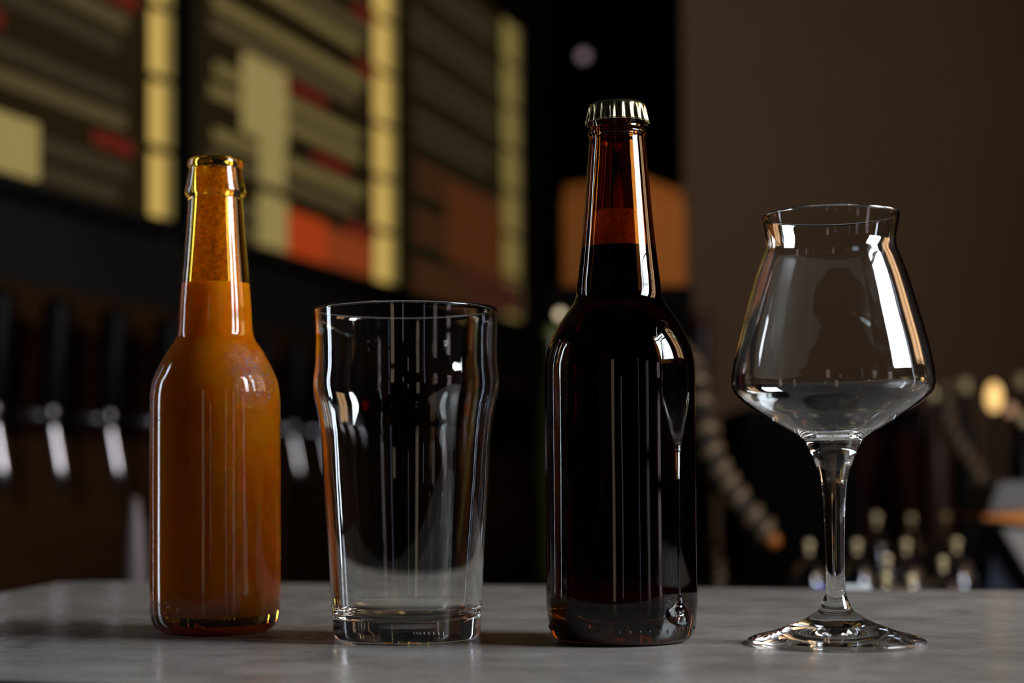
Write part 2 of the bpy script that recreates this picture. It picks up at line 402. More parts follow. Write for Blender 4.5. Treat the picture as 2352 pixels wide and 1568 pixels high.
# ------------------------------------------------------------------ cloudy beer bottle
def base_at(px, py): return onz(px, py, TOP)
def shift(pr): z = pr[0][1]; return [(r, q - z) for r, q in pr]

def split(chain, za, zb):
    """part of a (r,z) chain with za <= z <= zb, cut exactly"""
    res = []
    for (r0, z0), (r1, z1) in zip(chain, chain[1:]):
        def at(z): t = (z - z0) / (z1 - z0); return (r0 + (r1 - r0) * t, z)
        lo, hi = min(z0, z1), max(z0, z1)
        if hi < za - 1e-9 or lo > zb + 1e-9: continue
        a, b = (r0, z0), (r1, z1)
        if abs(z1 - z0) > 1e-9:
            if a[1] < za: a = at(za)
            if a[1] > zb: a = at(zb)
            if b[1] < za: b = at(za)
            if b[1] > zb: b = at(zb)
        if not res or (abs(res[-1][0] - a[0]) + abs(res[-1][1] - a[1])) > 1e-8: res.append(a)
        if abs(b[0] - a[0]) + abs(b[1] - a[1]) > 1e-8: res.append(b)
    return res

def glassware(root, outer, inner, cuts, m, seg=96, basem=None):
    """outer: bottom centre -> rim; inner: inner floor centre -> rim top; cut in named bands by height"""
    for name, za, zb in cuts:
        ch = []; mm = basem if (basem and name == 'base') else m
        oc = split(outer, za, zb)
        if len(oc) > 1: ch.append(oc)
        ic = split(inner, za, zb) if inner else []
        if len(ic) > 1: ch.append(ic[::-1])
        lathe(name, ch, mm, root, seg)

B1 = base_at(495, 1449)
rows = [(1449.5, 108), (1446, 124), (1437, 136), (1425, 143), (1410, 146.5), (1395, 147.8), (1350, 148.5), (1200, 148.7), (1050, 148.6), (960, 148.2), (914, 147.6),
        (894, 145.5), (876, 142), (858, 135), (838, 126), (818, 115), (799, 103.5), (788, 95.5), (778, 90), (766, 86.2), (745, 83.8), (723, 82.5), (700, 81.2), (665, 78.6), (608, 73.6), (560, 69.5),
        (500, 65), (459, 62.2)]
lip = [(455.5, 62.5), (452.5, 66.5), (447, 69.4), (441, 69.6), (434, 68.2), (410, 63.8), (392, 60.6), (389, 60.2), (386, 62.4), (381, 63.6), (374, 63.6), (369, 61.5), (366.5, 57), (365.5, 50), (367, 44), (371, 41.5)]
def outer_of(B, rows, lip, foot_r, punt):
    pr = measured(B, rows); lp = measured(B, lip)
    pr = [(r, max(z, 0.0001)) for r, z in pr]
    r0 = pr[0][0]
    foot = [(0, punt), (r0 * 0.35, punt * 0.92), (r0 * 0.7, punt * 0.5), (r0 * 0.88, 0.0004), (r0 * 0.93, 0.0)]
    body = catmull(pr, 3)
    return foot + body, lp
o1, l1 = outer_of(B1, rows, lip, 0, 0.004)
OUT1 = o1 + catmull(l1, 2)
zrim1 = l1[-1][1]
def inner_wall(outer_body, t_body, t_neck, bore, zfloor, ztop, zneck):
    res = [(0, zfloor + 0.002)]
    zs = []; z = zfloor + 0.003
    n = 70
    for i in range(n + 1): zs.append(zfloor + 0.003 + (ztop - zfloor - 0.003) * i / n)
    for i, z in enumerate(zs):
        f = min(1, max(0, (z - zneck + 0.03) / 0.05)); t = t_body + (t_neck - t_body) * f
        r = max(bore, radius_at(outer_body, z) - t)
        if z < zfloor + 0.012: r = r * math.sqrt(max(0.0, 1 - (1 - (z - zfloor) / 0.012) ** 2)) * 1.0
        res.append((r, z))
    return res
body1 = measured(B1, rows)
ZN1 = measured(B1, [(785, 90)])[0][1]
IN1 = inner_wall(body1 + [(0.0137, zrim1)], 0.0026, 0.0038, 0.0084, 0.0060, zrim1 - 0.0005, ZN1) + [(l1[-1][0], zrim1)]
FILL1 = measured(B1, [(652, 60)])[0][1]
ZL1 = measured(B1, [(459, 60)])[0][1]

g_amber, mxA, rfA, glA = glass('amber glass', (0.90, 0.50, 0.11), 1.5, 0.0, 0.0)
def frosted():
    """amber glass with breath-like condensation in patches on the left flank and the right shoulder"""
    m, mx, rf, gl = glass('amber glass with condensation', (0.97, 0.78, 0.25), 1.5, 0.0, 0.25)
    gl.inputs['Roughness'].default_value = 0.08
    tc = nd(m, 'ShaderNodeTexCoord')
    def blob(c, rad, soft):
        mp = nd(m, 'ShaderNodeMapping'); mp.vector_type = 'POINT'
        mp.inputs['Location'].default_value = tuple(-a / b for a, b in zip(c, rad)); mp.inputs['Scale'].default_value = tuple(1 / b for b in rad)
        lk(m, tc.outputs['Object'], mp.inputs[0])
        ln = nd(m, 'ShaderNodeVectorMath', operation='LENGTH'); lk(m, mp.outputs[0], ln.inputs[0])
        n = nd(m, 'ShaderNodeTexNoise', Scale=160.0, Detail=6.0, Roughness=0.7); lk(m, tc.outputs['Object'], n.inputs['Vector'])
        a = nd(m, 'ShaderNodeMath', operation='MULTIPLY_ADD'); a.inputs[1].default_value = 0.9; lk(m, n.outputs[0], a.inputs[0]); lk(m, ln.outputs['Value'], a.inputs[2])
        a.inputs[1].default_value = 1.3
        sb = nd(m, 'ShaderNodeMath', operation='SUBTRACT'); sb.inputs[1].default_value = 0.65; lk(m, a.outputs[0], sb.inputs[0])
        r = ramp(m, sb.outputs[0], (0.35 - soft, (1, 1, 1)), (0.98, (0, 0, 0))); return r.outputs[0]
    cs = ROT @ Vector((1, 0, 0)); cs.z = 0; cs.normalize(); cf = Vector((-cs.y, cs.x, 0))
    s = blob(cs * 0.022 - cf * 0.020 + Vector((0, 0, 0.121)), (0.016, 0.016, 0.020), 0.15)
    tot = s
    for c, rad in ((-cs * 0.029 - cf * 0.010 + Vector((0, 0, 0.118)), (0.010, 0.012, 0.018)),
                   (-cs * 0.0285 - cf * 0.012 + Vector((0, 0, 0.098)), (0.006, 0.008, 0.016)),
                   (-cs * 0.030 - cf * 0.008 + Vector((0, 0, 0.045)), (0.004, 0.006, 0.022)),
                   (-cs * 0.030 - cf * 0.008 + Vector((0, 0, 0.075)), (0.004, 0.006, 0.010))):
        q = blob(c, rad, 0.1); mxm = nd(m, 'ShaderNodeMath', operation='MAXIMUM'); lk(m, tot, mxm.inputs[0]); lk(m, q, mxm.inputs[1]); tot = mxm.outputs[0]
    fine = nd(m, 'ShaderNodeTexVoronoi', Scale=1500.0); lk(m, tc.outputs['Object'], fine.inputs['Vector'])
    bp = nd(m, 'ShaderNodeBump', Strength=0.9, Distance=0.0004); lk(m, fine.outputs['Distance'], bp.inputs['Height'])
    g2 = nd(m, 'ShaderNodeBsdfGlossy', Color=(0.9, 0.9, 1, 1), Roughness=0.38); lk(m, bp.outputs[0], g2.inputs['Normal'])
    df = nd(m, 'ShaderNodeBsdfDiffuse', Color=(0.50, 0.38, 0.33, 1))
    sp_ = nd(m, 'ShaderNodeTexNoise', Scale=1400.0, Detail=2.0); lk(m, tc.outputs['Object'], sp_.inputs['Vector'])
    spr = ramp(m, sp_.outputs[0], (0.44, (0.12, 0.12, 0.12)), (0.62, (1, 1, 1)))
    mt = nd(m, 'ShaderNodeMath', operation='MULTIPLY'); lk(m, tot, mt.inputs[0]); lk(m, spr.outputs[0], mt.inputs[1]); tot = mt.outputs[0]
    m1 = nd(m, 'ShaderNodeMixShader', Fac=0.25); lk(m, df.outputs[0], m1.inputs[1]); lk(m, g2.outputs[0], m1.inputs[2])
    sc_ = nd(m, 'ShaderNodeMath', operation='MULTIPLY'); sc_.inputs[1].default_value = 0.45; lk(m, tot, sc_.inputs[0])
    m2 = nd(m, 'ShaderNodeMixShader'); lk(m, sc_.outputs[0], m2.inputs[0]); lk(m, mx.outputs[0], m2.inputs[1]); lk(m, m1.outputs[0], m2.inputs[2])
    lk(m, m2.outputs[0], out(m).inputs[0]); return m
M_frost = frosted()
r1 = empty('beer_bottle', B1, 'open amber glass bottle full of cloudy orange beer, misted with condensation', 'bottle')
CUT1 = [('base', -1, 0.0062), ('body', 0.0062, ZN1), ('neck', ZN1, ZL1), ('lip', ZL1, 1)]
inner_air = split(IN1, FILL1, 1)
glassware(r1, OUT1, inner_air, CUT1, M_frost, 96, glass('thick amber base glass with painted shade', (0.45, 0.16, 0.03))[0])  # base tint made darker, painting in the dark it would refract
def beer_cloudy():
    m = mat('cloudy amber beer', (0.76, 0.375, 0.030), 0.5, spec=0.0); b = m.node_tree.nodes['Principled BSDF']
    b.inputs['Subsurface Weight'].default_value = 1.0; b.inputs['Subsurface Radius'].default_value = (1.0, 0.45, 0.08)
    b.inputs['Subsurface Scale'].default_value = 0.022; return m
M_beer1 = beer_cloudy()
bi = split(IN1, -1, FILL1)
lathe('beer', [bi + [(0, FILL1)]], M_beer1, r1)
# film of foam residue above the beer, inside the neck
def film(name, c, thr0, thr1, scale):
    m = mat(name, c, 0.5, spec=0.3); b = m.node_tree.nodes['Principled BSDF']
    tc = nd(m, 'ShaderNodeTexCoord'); n = nd(m, 'ShaderNodeTexNoise', Scale=scale, Detail=7.0, Roughness=0.75); lk(m, tc.outputs['Object'], n.inputs['Vector'])
    r = ramp(m, n.outputs[0], (thr0, (0, 0, 0)), (thr1, (1, 1, 1)))
    tr = nd(m, 'ShaderNodeBsdfTranslucent', Color=(*c, 1)); mix = nd(m, 'ShaderNodeMixShader', Fac=0.5)
    lk(m, b.outputs[0], mix.inputs[1]); lk(m, tr.outputs[0], mix.inputs[2])
    tp = nd(m, 'ShaderNodeBsdfTransparent'); mx = nd(m, 'ShaderNodeMixShader')
    lk(m, r.outputs[0], mx.inputs[0]); lk(m, tp.outputs[0], mx.inputs[1]); lk(m, mix.outputs[0], mx.inputs[2]); lk(m, mx.outputs[0], out(m).inputs[0])
    return m
M_film = film('foam film', (0.92, 0.55, 0.08), 0.36, 0.60, 420.0)
fl = [(max(0.004, r - 0.0003), z) for r, z in split(IN1, FILL1 + 0.0005, zrim1 - 0.004)]
lathe('foam_film', [fl], M_film, r1)
# droplets on the glass
def droplets(root, prof, spots, m, n, rmin=0.00018, rmax=0.00050):
    bm = bmesh.new(); rnd = random.Random(3)
    for _ in range(n):
        a0, a1, za, zb = rnd.choice(spots); a = rnd.uniform(a0, a1); z = rnd.uniform(za, zb); r = radius_at(prof, z)
        s = rnd.uniform(rmin, rmax); k = (radius_at(prof, z + 0.001) - radius_at(prof, z - 0.001)) / 0.002
        nrm = Vector((math.cos(a), math.sin(a), -k)).normalized()
        mtx = Matrix.Translation(Vector((r * math.cos(a), r * math.sin(a), z))) @ nrm.to_track_quat('Z', 'Y').to_matrix().to_4x4() @ Matrix.Diagonal((s, s, s * 0.55, 1))
        bmesh.ops.create_icosphere(bm, subdivisions=1, radius=1, matrix=mtx)
    o = from_bm('water_droplets', bm, m, root, True); tag(o, kind='stuff'); return o
M_drop = mat('water drop', (0.9, 0.9, 0.95), 0.05, spec=0.8); M_drop.node_tree.nodes['Principled BSDF'].inputs['Transmission Weight'].default_value = 0.75
aR = math.atan2(*(ROT @ Vector((1, 0, 0))).yx)       # angle of camera right
droplets(r1, body1, [(aR - 1.1, aR - 0.25, 0.112, 0.132), (aR - 0.9, aR - 0.1, 0.108, 0.126), (aR + math.pi + 0.25, aR + math.pi + 0.75, 0.095, 0.135),
                     (aR - 0.55, aR + 0.1, 0.03, 0.12), (aR + math.pi + 0.2, aR + math.pi + 1.2, 0.008, 0.016)], M_drop, 420)

# ------------------------------------------------------------------ dark beer bottle with crown cap
B2 = base_at(1429, 1471)
rows2 = [(1471.5, 128), (1467, 150), (1458, 160), (1443, 165.5), (1425, 169.5), (1400, 172.5), (1378, 174), (1355, 174), (1328, 173.2), (1200, 173), (1000, 172.8), (900, 172.6), (870, 172.6),
         (850, 172), (832, 171), (806, 166), (783, 158), (763, 148.5), (742, 137), (722, 123.6), (702, 109), (688, 101.5), (674, 98), (658, 96), (642, 94.6), (600, 89.6), (562, 85.4), (481, 77.8), (401, 71), (340, 65.6), (320, 63.6)]
lip2 = [(316.5, 64), (312, 67), (307, 67.4), (303, 65), (299, 62), (292, 61), (284, 63.5), (275, 65), (262, 64), (254, 60), (251, 52), (252, 46)]
o2, l2 = outer_of(B2, rows2, lip2, 0, 0.004)
OUT2 = o2 + catmull(l2, 2); zrim2 = l2[-1][1]; body2 = measured(B2, rows2)
ZN2 = measured(B2, [(690, 90)])[0][1]; ZL2 = measured(B2, [(319, 60)])[0][1]; FILL2 = measured(B2, [(569, 60)])[0][1]
ZF2 = measured(B2, [(1366, 60)])[0][1]
IN2 = inner_wall(body2 + [(0.0125, zrim2)], 0.0028, 0.0040, 0.0086, ZF2 - 0.012, zrim2 - 0.0004, ZN2) + [(l2[-1][0], zrim2)]
g_dark = glass('dark brown glass', (0.66, 0.37, 0.13), 1.5, 0.0, 0.3)[0]
r2 = empty('capped_beer_bottle', B2, 'tall dark brown glass bottle closed by a gold crown cap', 'bottle')
glassware(r2, OUT2, split(IN2, FILL2, 1), [('base', -1, 0.012), ('body', 0.012, ZN2), ('neck', ZN2, ZL2), ('finish', ZL2, 1)], g_dark, 96, glass('thick brown base glass with painted shade', (0.40, 0.20, 0.07))[0])  # darker base tint puts refracted darkness into the glass colour
g_beer2 = glass('dark beer behind glass', (0.20, 0.055, 0.010), 1.52 / 1.34)[0]
lathe('beer', [split(IN2, -1, FILL2)[::-1]], g_beer2, r2)
g_top = glass('beer surface', (0.5, 0.2, 0.05), 1.34)[0]
rf2 = radius_at(split(IN2, 0.05, 1), FILL2)
lathe('beer_surface', [[(rf2, FILL2), (0, FILL2)]], g_top, r2)
M_film2 = film('brown foam ring', (1.0, 0.80, 0.42), 0.38, 0.50, 700.0)
zf2 = measured(B2, [(488, 60)])[0][1]
lathe('foam_ring', [[(r - 0.0004, z) for r, z in split(IN2, FILL2, zf2)]], M_film2, r2)
# grip dots round the heel
bm = bmesh.new()
for k in range(46):
    a = 2 * math.pi * k / 46; rr = radius_at(body2, 0.0062)
    nrm = Vector((math.cos(a), math.sin(a), -0.35)).normalized()
    bmesh.ops.create_icosphere(bm, subdivisions=1, radius=1, matrix=Matrix.Translation((rr * math.cos(a), rr * math.sin(a), 0.0062)) @ nrm.to_track_quat('Z', 'Y').to_matrix().to_4x4() @ Matrix.Diagonal((0.0005, 0.0014, 0.0004, 1)))
tag(from_bm('heel_dots', bm, mat('dark glass dot', (0.02, 0.01, 0.008), 0.08), r2, True), kind='stuff')
# crown cap
capz = measured(B2, [(283, 73.6), (236.5, 50)])
zc0, zc1 = capz[0][1], capz[1][1]; rc = capz[0][0]
def crown(root):
    bm = bmesh.new(); seg = 252; nf = 21
    H = zc1 - zc0
    rings = [(0.0, 1.0, 0), (rc * 0.45, 0.995, 0), (rc * 0.70, 0.975, 0), (rc * 0.82, 0.93, 0.0), (rc * 0.875, 0.86, 0.05), (rc * 0.90, 0.74, 0.25), (rc * 0.915, 0.55, 0.65), (rc * 0.935, 0.32, 0.9), (rc * 0.965, 0.08, 1.0), (rc * 0.985, -0.04, 1.0)]
    prev = None
    for r, h, am in rings:
        z = zc0 + H * h
        if r == 0: ring = [bm.verts.new((0, 0, z))]
        else:
            ring = []
            for i in range(seg):
                a = 2 * math.pi * i / seg; c = math.cos(nf * a); c = math.copysign(abs(c) ** 0.7, c)
                rr = r + am * rc * 0.042 * c
                ring.append(bm.verts.new((rr * math.cos(a), rr * math.sin(a), z)))
        if prev:
            for i in range(seg):
                j = (i + 1) % seg
                if len(prev) == 1: bm.faces.new((prev[0], ring[i], ring[j]))
                else: bm.faces.new((prev[i], ring[i], ring[j], prev[j]))
        prev = ring
    bmesh.ops.recalc_face_normals(bm, faces=bm.faces)
    m = mottled('pale gold metal', (0.56, 0.49, 0.26), (0.66, 0.58, 0.33), 0.24, 60, metal=1.0, bump=0.15)
    o = from_bm('crown_cap', bm, m, root, True)
    s = o.modifiers.new('solid', 'SOLIDIFY'); s.thickness = 0.0003; s.offset = -1
    return o
crown(r2)

# ------------------------------------------------------------------ pint glass
g_clear = glass('clear glass', (0.985, 0.995, 0.99), 1.5)[0]
B3 = base_at(935, 1466)
rows3 = [(1466, 158), (1463, 163), (1457, 166.5), (1447, 169), (1422, 170.8), (1376, 174), (1298, 177.8), (1204, 183.8), (1111, 189.6), (1065, 191.6), (1033, 193), (1005, 195), (976, 198), (955, 201), (933, 205.2), (915, 209.4), (898, 212.4),
         (882, 213.8), (868, 213.4), (850, 211.6), (832, 210.2), (800, 209.8), (770, 210.4), (740, 211.6), (718, 212.4)]
p3 = measured(B3, rows3); o3 = catmull([(r, max(z, 0)) for r, z in p3], 3)
zr3 = measured(B3, [(710, 212)])[0][1]; rr3 = o3[-1][0]
rim3 = [(rr3 + 0.0001, zr3 - 0.0010), (rr3 - 0.0001, zr3 - 0.0003), (rr3 - 0.0009, zr3), (rr3 - 0.0017, zr3 - 0.0003), (rr3 - 0.0020, zr3 - 0.0012)]
OUT3 = [(0, 0.0022), (0.020, 0.0018), (0.027, 0.0008), (0.0295, 0.0)] + o3 + rim3[:3]
zfl = 0.0095; inn = []
for i in range(90):
    z = zfl + (zr3 - 0.0012 - zfl) * i / 89.0
    t = 0.0038 + (0.0020 - 0.0038) * min(1, (z - zfl) / 0.085)
    r = radius_at([(a, b) for a, b in o3], z) - t
    if z < zfl + 0.006: r -= 0.006 * (1 - math.sqrt(max(0, 1 - (1 - (z - zfl) / 0.006) ** 2)))
    inn.append((r, z))
IN3 = [(0, zfl + 0.0012), (0.012, zfl + 0.0009), (0.022, zfl + 0.0001)] + inn + [(rr3 - 0.0017, zr3 - 0.0003), (rr3 - 0.0009, zr3)]
r3 = empty('pint_glass', B3, 'empty clear pint glass with a bulge below the rim, between the two bottles', 'glass')
def solid_glass(root, outer, inner, cuts, m):
    """cut by index of height but keep floor parts with the lowest band"""
    for k, (name, za, zb) in enumerate(cuts):
        ch = [c for c in (split(outer, za, zb), split(inner, za, zb)[::-1]) if len(c) > 1]
        lathe(name, ch, m, root, 128)
solid_glass(r3, OUT3, IN3, [('base', -1, 0.018), ('wall', 0.018, zr3 - 0.0025), ('rim', zr3 - 0.0025, 1)], g_clear)

# ------------------------------------------------------------------ stemmed tasting glass
B4 = base_at(1921, 1478)
rows4 = [(1472.5, 203.5), (1467.6, 202), (1460, 184), (1449, 142), (1438, 112), (1430, 90), (1420, 69), (1411, 54), (1403, 43), (1396, 36.6), (1385, 31.5), (1370, 26), (1355, 23), (1317, 21.6), (1280, 21.6), (1205, 22.9), (1149, 25.9), (1111, 29.2), (1092, 32.8), (1074, 38.4), (1055, 45),
         (1036, 53), (1020, 60.5), (1009, 66.5), (999, 79), (988, 99), (976, 121), (957, 151.5), (937.5, 182), (918, 207.6), (906, 219.5), (897, 226), (888, 229.8), (878, 231.2), (861, 230.6), (842, 227.4), (823, 223.8), (784, 215.2), (746, 205.4), (708, 194.6), (670, 183.6),
         (631, 171.6), (605, 162.5), (593, 158), (582, 153.3), (572, 149.6), (563, 147.8), (553, 147.6), (539, 149.2), (516, 153.6), (500, 156.2)]
p4 = measured(B4, rows4)
zr4 = measured(B4, [(494, 157)])[0][1]
lowp = p4[1:]
o4 = catmull(lowp, 3); rt = o4[-1][0]
rim4 = [(rt + 0.0002, zr4 - 0.0006), (rt, zr4), (rt - 0.0004, zr4 + 0.0002), (rt - 0.0008, zr4 - 0.0004)]
er = p4[0][0]
OUT4 = [(0, 0.0035), (er * 0.3, 0.0030), (er * 0.7, 0.0014), (er * 0.93, 0.0002), (er * 0.965, 0.0), (er * 0.99, 0.0004), (er, 0.0011)] + o4 + rim4[:2]
zi = measured(B4, [(1004, 60)])[0][1]; zbulge = measured(B4, [(880, 60)])[0][1]
IN4 = [(0, zi)]
for i in range(1, 90):
    z = zi + (zr4 - zi) * (i / 89.0) ** 1.3
    f = min(1, (z - zi) / (zbulge - zi)); t = 0.0032 * (1 - f) ** 1.5 + 0.0010
    r = radius_at(o4, z) - t
    k = z - zi
    if k < 0.006: r = min(r, math.sqrt(max(0, 1 - (1 - k / 0.006) ** 2)) * (radius_at(o4, zi + 0.006) - 0.0036))
    IN4.append((max(r, 0.0005), min(z, zr4 - 0.0004)))
IN4 += [(rt - 0.0004, zr4 + 0.0002)]; IN4.append((rt, zr4))
r4 = empty('stemmed_tasting_glass', B4, 'empty tulip-shaped stemmed glass with flared rim, rightmost on the counter', 'glass')
zfoot = measured(B4, [(1392, 60)])[0][1]; zst = measured(B4, [(1022, 60)])[0][1]
solid_glass(r4, OUT4, IN4, [('foot', -1, zfoot), ('stem', zfoot, zst), ('bowl', zst, 1)], g_clear)

# ------------------------------------------------------------------ the work area behind the counter
WT = 1.0
FW = ROT @ Vector((0, 0, -1)); FW.z = 0; FW.normalize(); RW = Vector((FW.y, -FW.x, 0))
def cp_(x, d, z=0): return Vector((RW.x * x + FW.x * d, RW.y * x + FW.y * d, z))      # camera-aligned floor coordinates
M_dark = mottled('dark worktop', (0.005, 0.005, 0.005), (0.008, 0.007, 0.007), 0.7, 5, spec=0.1)
wr = empty('worktop_cabinet', (0, 0, 0), 'low dark work cabinet behind the bar counter carrying glasses', 'cabinet')
prism('body', [cp_(0.12, 1.22), cp_(0.95, 1.22), cp_(0.95, 2.45), cp_(0.12, 2.45)], (0, 0, WT - 0.03), M_dark, wr)
prism('top', [cp_(0.10, 1.20, WT - 0.03), cp_(0.97, 1.20, WT - 0.03), cp_(0.97, 2.46, WT - 0.03), cp_(0.10, 2.46, WT - 0.03)], (0, 0, 0.03), M_dark, wr, 0.003)
# small glasses upside down, each with an added gold knob as its glint
M_knob = mottled('gold glint knob and stopper', (0.80, 0.64, 0.34), (0.88, 0.72, 0.40), 0.4, 30, metal=0.2)
g_small = glass('thin tumbler glass', (0.9, 0.92, 0.97), 1.45, 0.08)[0]
def small_glass(px, py, Z, label, bright=1.0):
    top = P(px, py, Z); h = top.z - WT
    r = empty('upturned_glass', (top.x, top.y, WT), label, 'glass', 'small upturned glasses on the work cabinet')
    rr = 0.021
    lathe('bowl', [[(rr, 0.0), (rr * 1.04, h * 0.3), (rr * 0.95, h * 0.62), (rr * 0.55, h * 0.78), (0.005, h * 0.84), (0.0035, h * 0.9)],
                   [(0.002, h * 0.82), (rr * 0.45, h * 0.76), (rr * 0.88, h * 0.6), (rr * 0.97, h * 0.3), (rr - 0.001, 0.0)]], g_small, r, 32)
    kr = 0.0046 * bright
    lathe('foot', [[(0.0035, h * 0.9)] + [(kr * math.sin(t), h - kr * math.cos(t)) for t in [math.pi * q / 12 for q in range(1, 12)]] + [(0, h + kr)]], M_knob, r, 20)  # solid gold knob in place of a highlight on the glass
    return r
GL = [(2012, 1187, 2.2, 'upturned glass with added glint knob, back row, just right of the goblet stem'), (2092, 1190, 2.2, 'upturned glass with added glint knob, middle of the back row of three'),
      (2170, 1186, 2.2, 'upturned glass with added glint knob, right end of the back row of three'), (1857, 1250, 1.85, 'upturned glass left of the goblet stem, standing alone'),
      (1967, 1249, 1.85, 'upturned glass close to the right of the goblet stem'), (2080, 1248, 1.85, 'upturned glass in the second row, below the middle back one'),
      (2196, 1245, 1.85, 'upturned glass at the right end of the second row'), (2036, 1283, 1.66, 'upturned glass in the third row, left one'),
      (2164, 1288, 1.66, 'upturned glass in the third row, right one'), (2033, 1326, 1.5, 'front upturned glass with an added glint knob, nearest the counter'),
      (2092, 1330, 1.5, 'front upturned glass with an added glint knob')]
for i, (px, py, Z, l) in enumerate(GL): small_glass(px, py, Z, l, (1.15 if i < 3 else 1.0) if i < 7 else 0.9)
# white cup and small blue jar whose rims just show over the counter
c0 = P(1957, 1352, 1.27); cr = empty('white_cup', (c0.x, c0.y, WT), 'white cup rim peeking over the counter behind the goblet stem', 'cup')
M_white = mat('white glaze', (0.75, 0.80, 0.82), 0.3)
hc = P(1957, 1346, 1.27).z - WT
lathe('bowl', [[(0, 0.0), (0.009, 0), (0.010, 0.01), (0.012, hc * 0.6), (0.0135, hc), (0.0125, hc), (0.011, hc * 0.6), (0.007, 0.012), (0, 0.011)]], M_white, cr, 40)
tube('handle', [(0.012, 0, hc * 0.8), (0.021, 0, hc * 0.76), (0.022, 0, hc * 0.5), (0.0105, 0, hc * 0.42)], 0.003, M_white, cr, 8)
c1 = P(1880, 1345, 1.33); jr = empty('blue_jar', (c1.x, c1.y, WT), 'small blue jar rim left of the goblet stem over the counter', 'jar')
hj = c1.z - WT
lathe('pot', [[(0, 0), (0.0045, 0), (0.0050, hj * 0.8), (0.0048, hj * 0.86)]], mat('blue glaze', (0.05, 0.08, 0.35), 0.3), jr, 24)
lathe('lid', [[(0.0048, hj * 0.86), (0.0054, hj * 0.87), (0.0054, hj), (0, hj)]], mat('blue lid', (0.10, 0.14, 0.6), 0.3), jr, 24)

# ribbed hoses
M_rib = mottled('worn brass ribs', (0.15, 0.098, 0.052), (0.21, 0.135, 0.070), 0.5, 30, metal=0.3)
M_core = mat('dark hose core', (0.02, 0.013, 0.008), 0.8)
def hose(label, pts, rad, ribs, tip, parentloc):
    r = empty('ribbed_hose', parentloc, label, 'hose'); inv = Vector(parentloc)
    path = catmull([tuple(Vector(p) - inv) for p in pts], 6)
    tube('core', path, rad * 0.8, M_core, r)
    n = len(path)
    for k in range(ribs):
        i = int((k + 0.5) / ribs * (n - 1)); a = Vector(path[i]); b = Vector(path[min(i + 1, n - 1)]); d = (b - a).normalized()
        d = (d + RW * 0.28 - Vector((0, 0, 0.1))).normalized()
        q = d.to_track_quat('Z', 'Y').to_matrix().to_4x4()
        bm = lathe_bm([[(rad * 0.78, -rad * 0.34), (rad, -rad * 0.26), (rad * 1.08, 0), (rad, rad * 0.26), (rad * 0.78, rad * 0.34)]], 20)
        bmesh.ops.transform(bm, matrix=Matrix.Translation(a) @ q, verts=bm.verts)
        from_bm('rib', bm, M_rib, r, True)
    if tip:
        a = Vector(path[-1]); b = Vector(path[-2]); d = (a - b).normalized()
        tube('nozzle', [a - d * 0.004, a + d * 0.010, a + d * 0.015], [rad * 0.62, rad * 0.55, rad * 0.3], tip, r)
    return r
Zh = 1.95
hp = [P(1545, 800, 2.89), P(1568, 815, 2.45), P(1590, 860, Zh + .15), P(1612, 950, Zh + .05), P(1632, 1040, Zh), P(1668, 1110, Zh), P(1715, 1175, Zh), P(1765, 1232, Zh)]
hose('ribbed brass hose with orange nozzle curving down right of the capped bottle', hp, 0.0165, 13, mat('orange rubber', (0.38, 0.11, 0.01), 0.5), tuple(hp[0]))
hp2 = [P(1632, 1225, 2.0), P(1643, 1270, 2.0), P(1650, 1310, 2.0), P(1648, 1350, 2.0), P(1646, 1428, 2.0)]
hose('short dim ribbed hose end standing close to the capped bottle', hp2, 0.0085, 6, None, tuple(hp2[0]))
hp3 = [P(2168, 880, 2.35), P(2172, 950, 2.35), P(2195, 1010, 2.35), P(2228, 1060, 2.35), P(2252, 1110, 2.35), P(2262, 1160, 2.35), P(2266, 1250, 2.35), P(2266, 1345, 2.35)]
M_tip3 = mat('olive brass', (0.42, 0.28, 0.06), 0.4, 0.6)
hose('ribbed steel hose hanging at the right edge beside the lamp', hp3, 0.012, 14, M_tip3, tuple(hp3[0]))

# ------------------------------------------------------------------ back bar with machine and crate
BW = 1.0
br_ = empty('back_bar', (0, 0, 0), 'black back bar cabinet along the brown wall', 'cabinet')
prism('body', [cp_(0.02, 2.62), cp_(1.35, 2.62), cp_(1.35, 3.3), cp_(0.02, 3.3)], (0, 0, BW - 0.04), M_black, br_)
prism('top', [cp_(0.0, 2.60, BW - 0.04), cp_(1.37, 2.60, BW - 0.04), cp_(1.37, 3.32, BW - 0.04), cp_(0.0, 3.32, BW - 0.04)], (0, 0, 0.04), M_black, br_, 0.004)
def solid_px(name, x0, y0, x1, Z, depth, zbase, m, parent, bev=0.004, ybot=None):
    """upright block whose front face spans the measured columns, standing on zbase"""
    a = P(x0, y0, Z); b = P(x1, y0, Z); zb_ = zbase if ybot is None else P((x0 + x1) / 2, ybot, Z).z
    pts = [(a.x, a.y, zb_), (b.x, b.y, zb_), (b.x, b.y, a.z), (a.x, a.y, a.z)]
    return prism(name, pts, FW * depth, m, parent, bev)
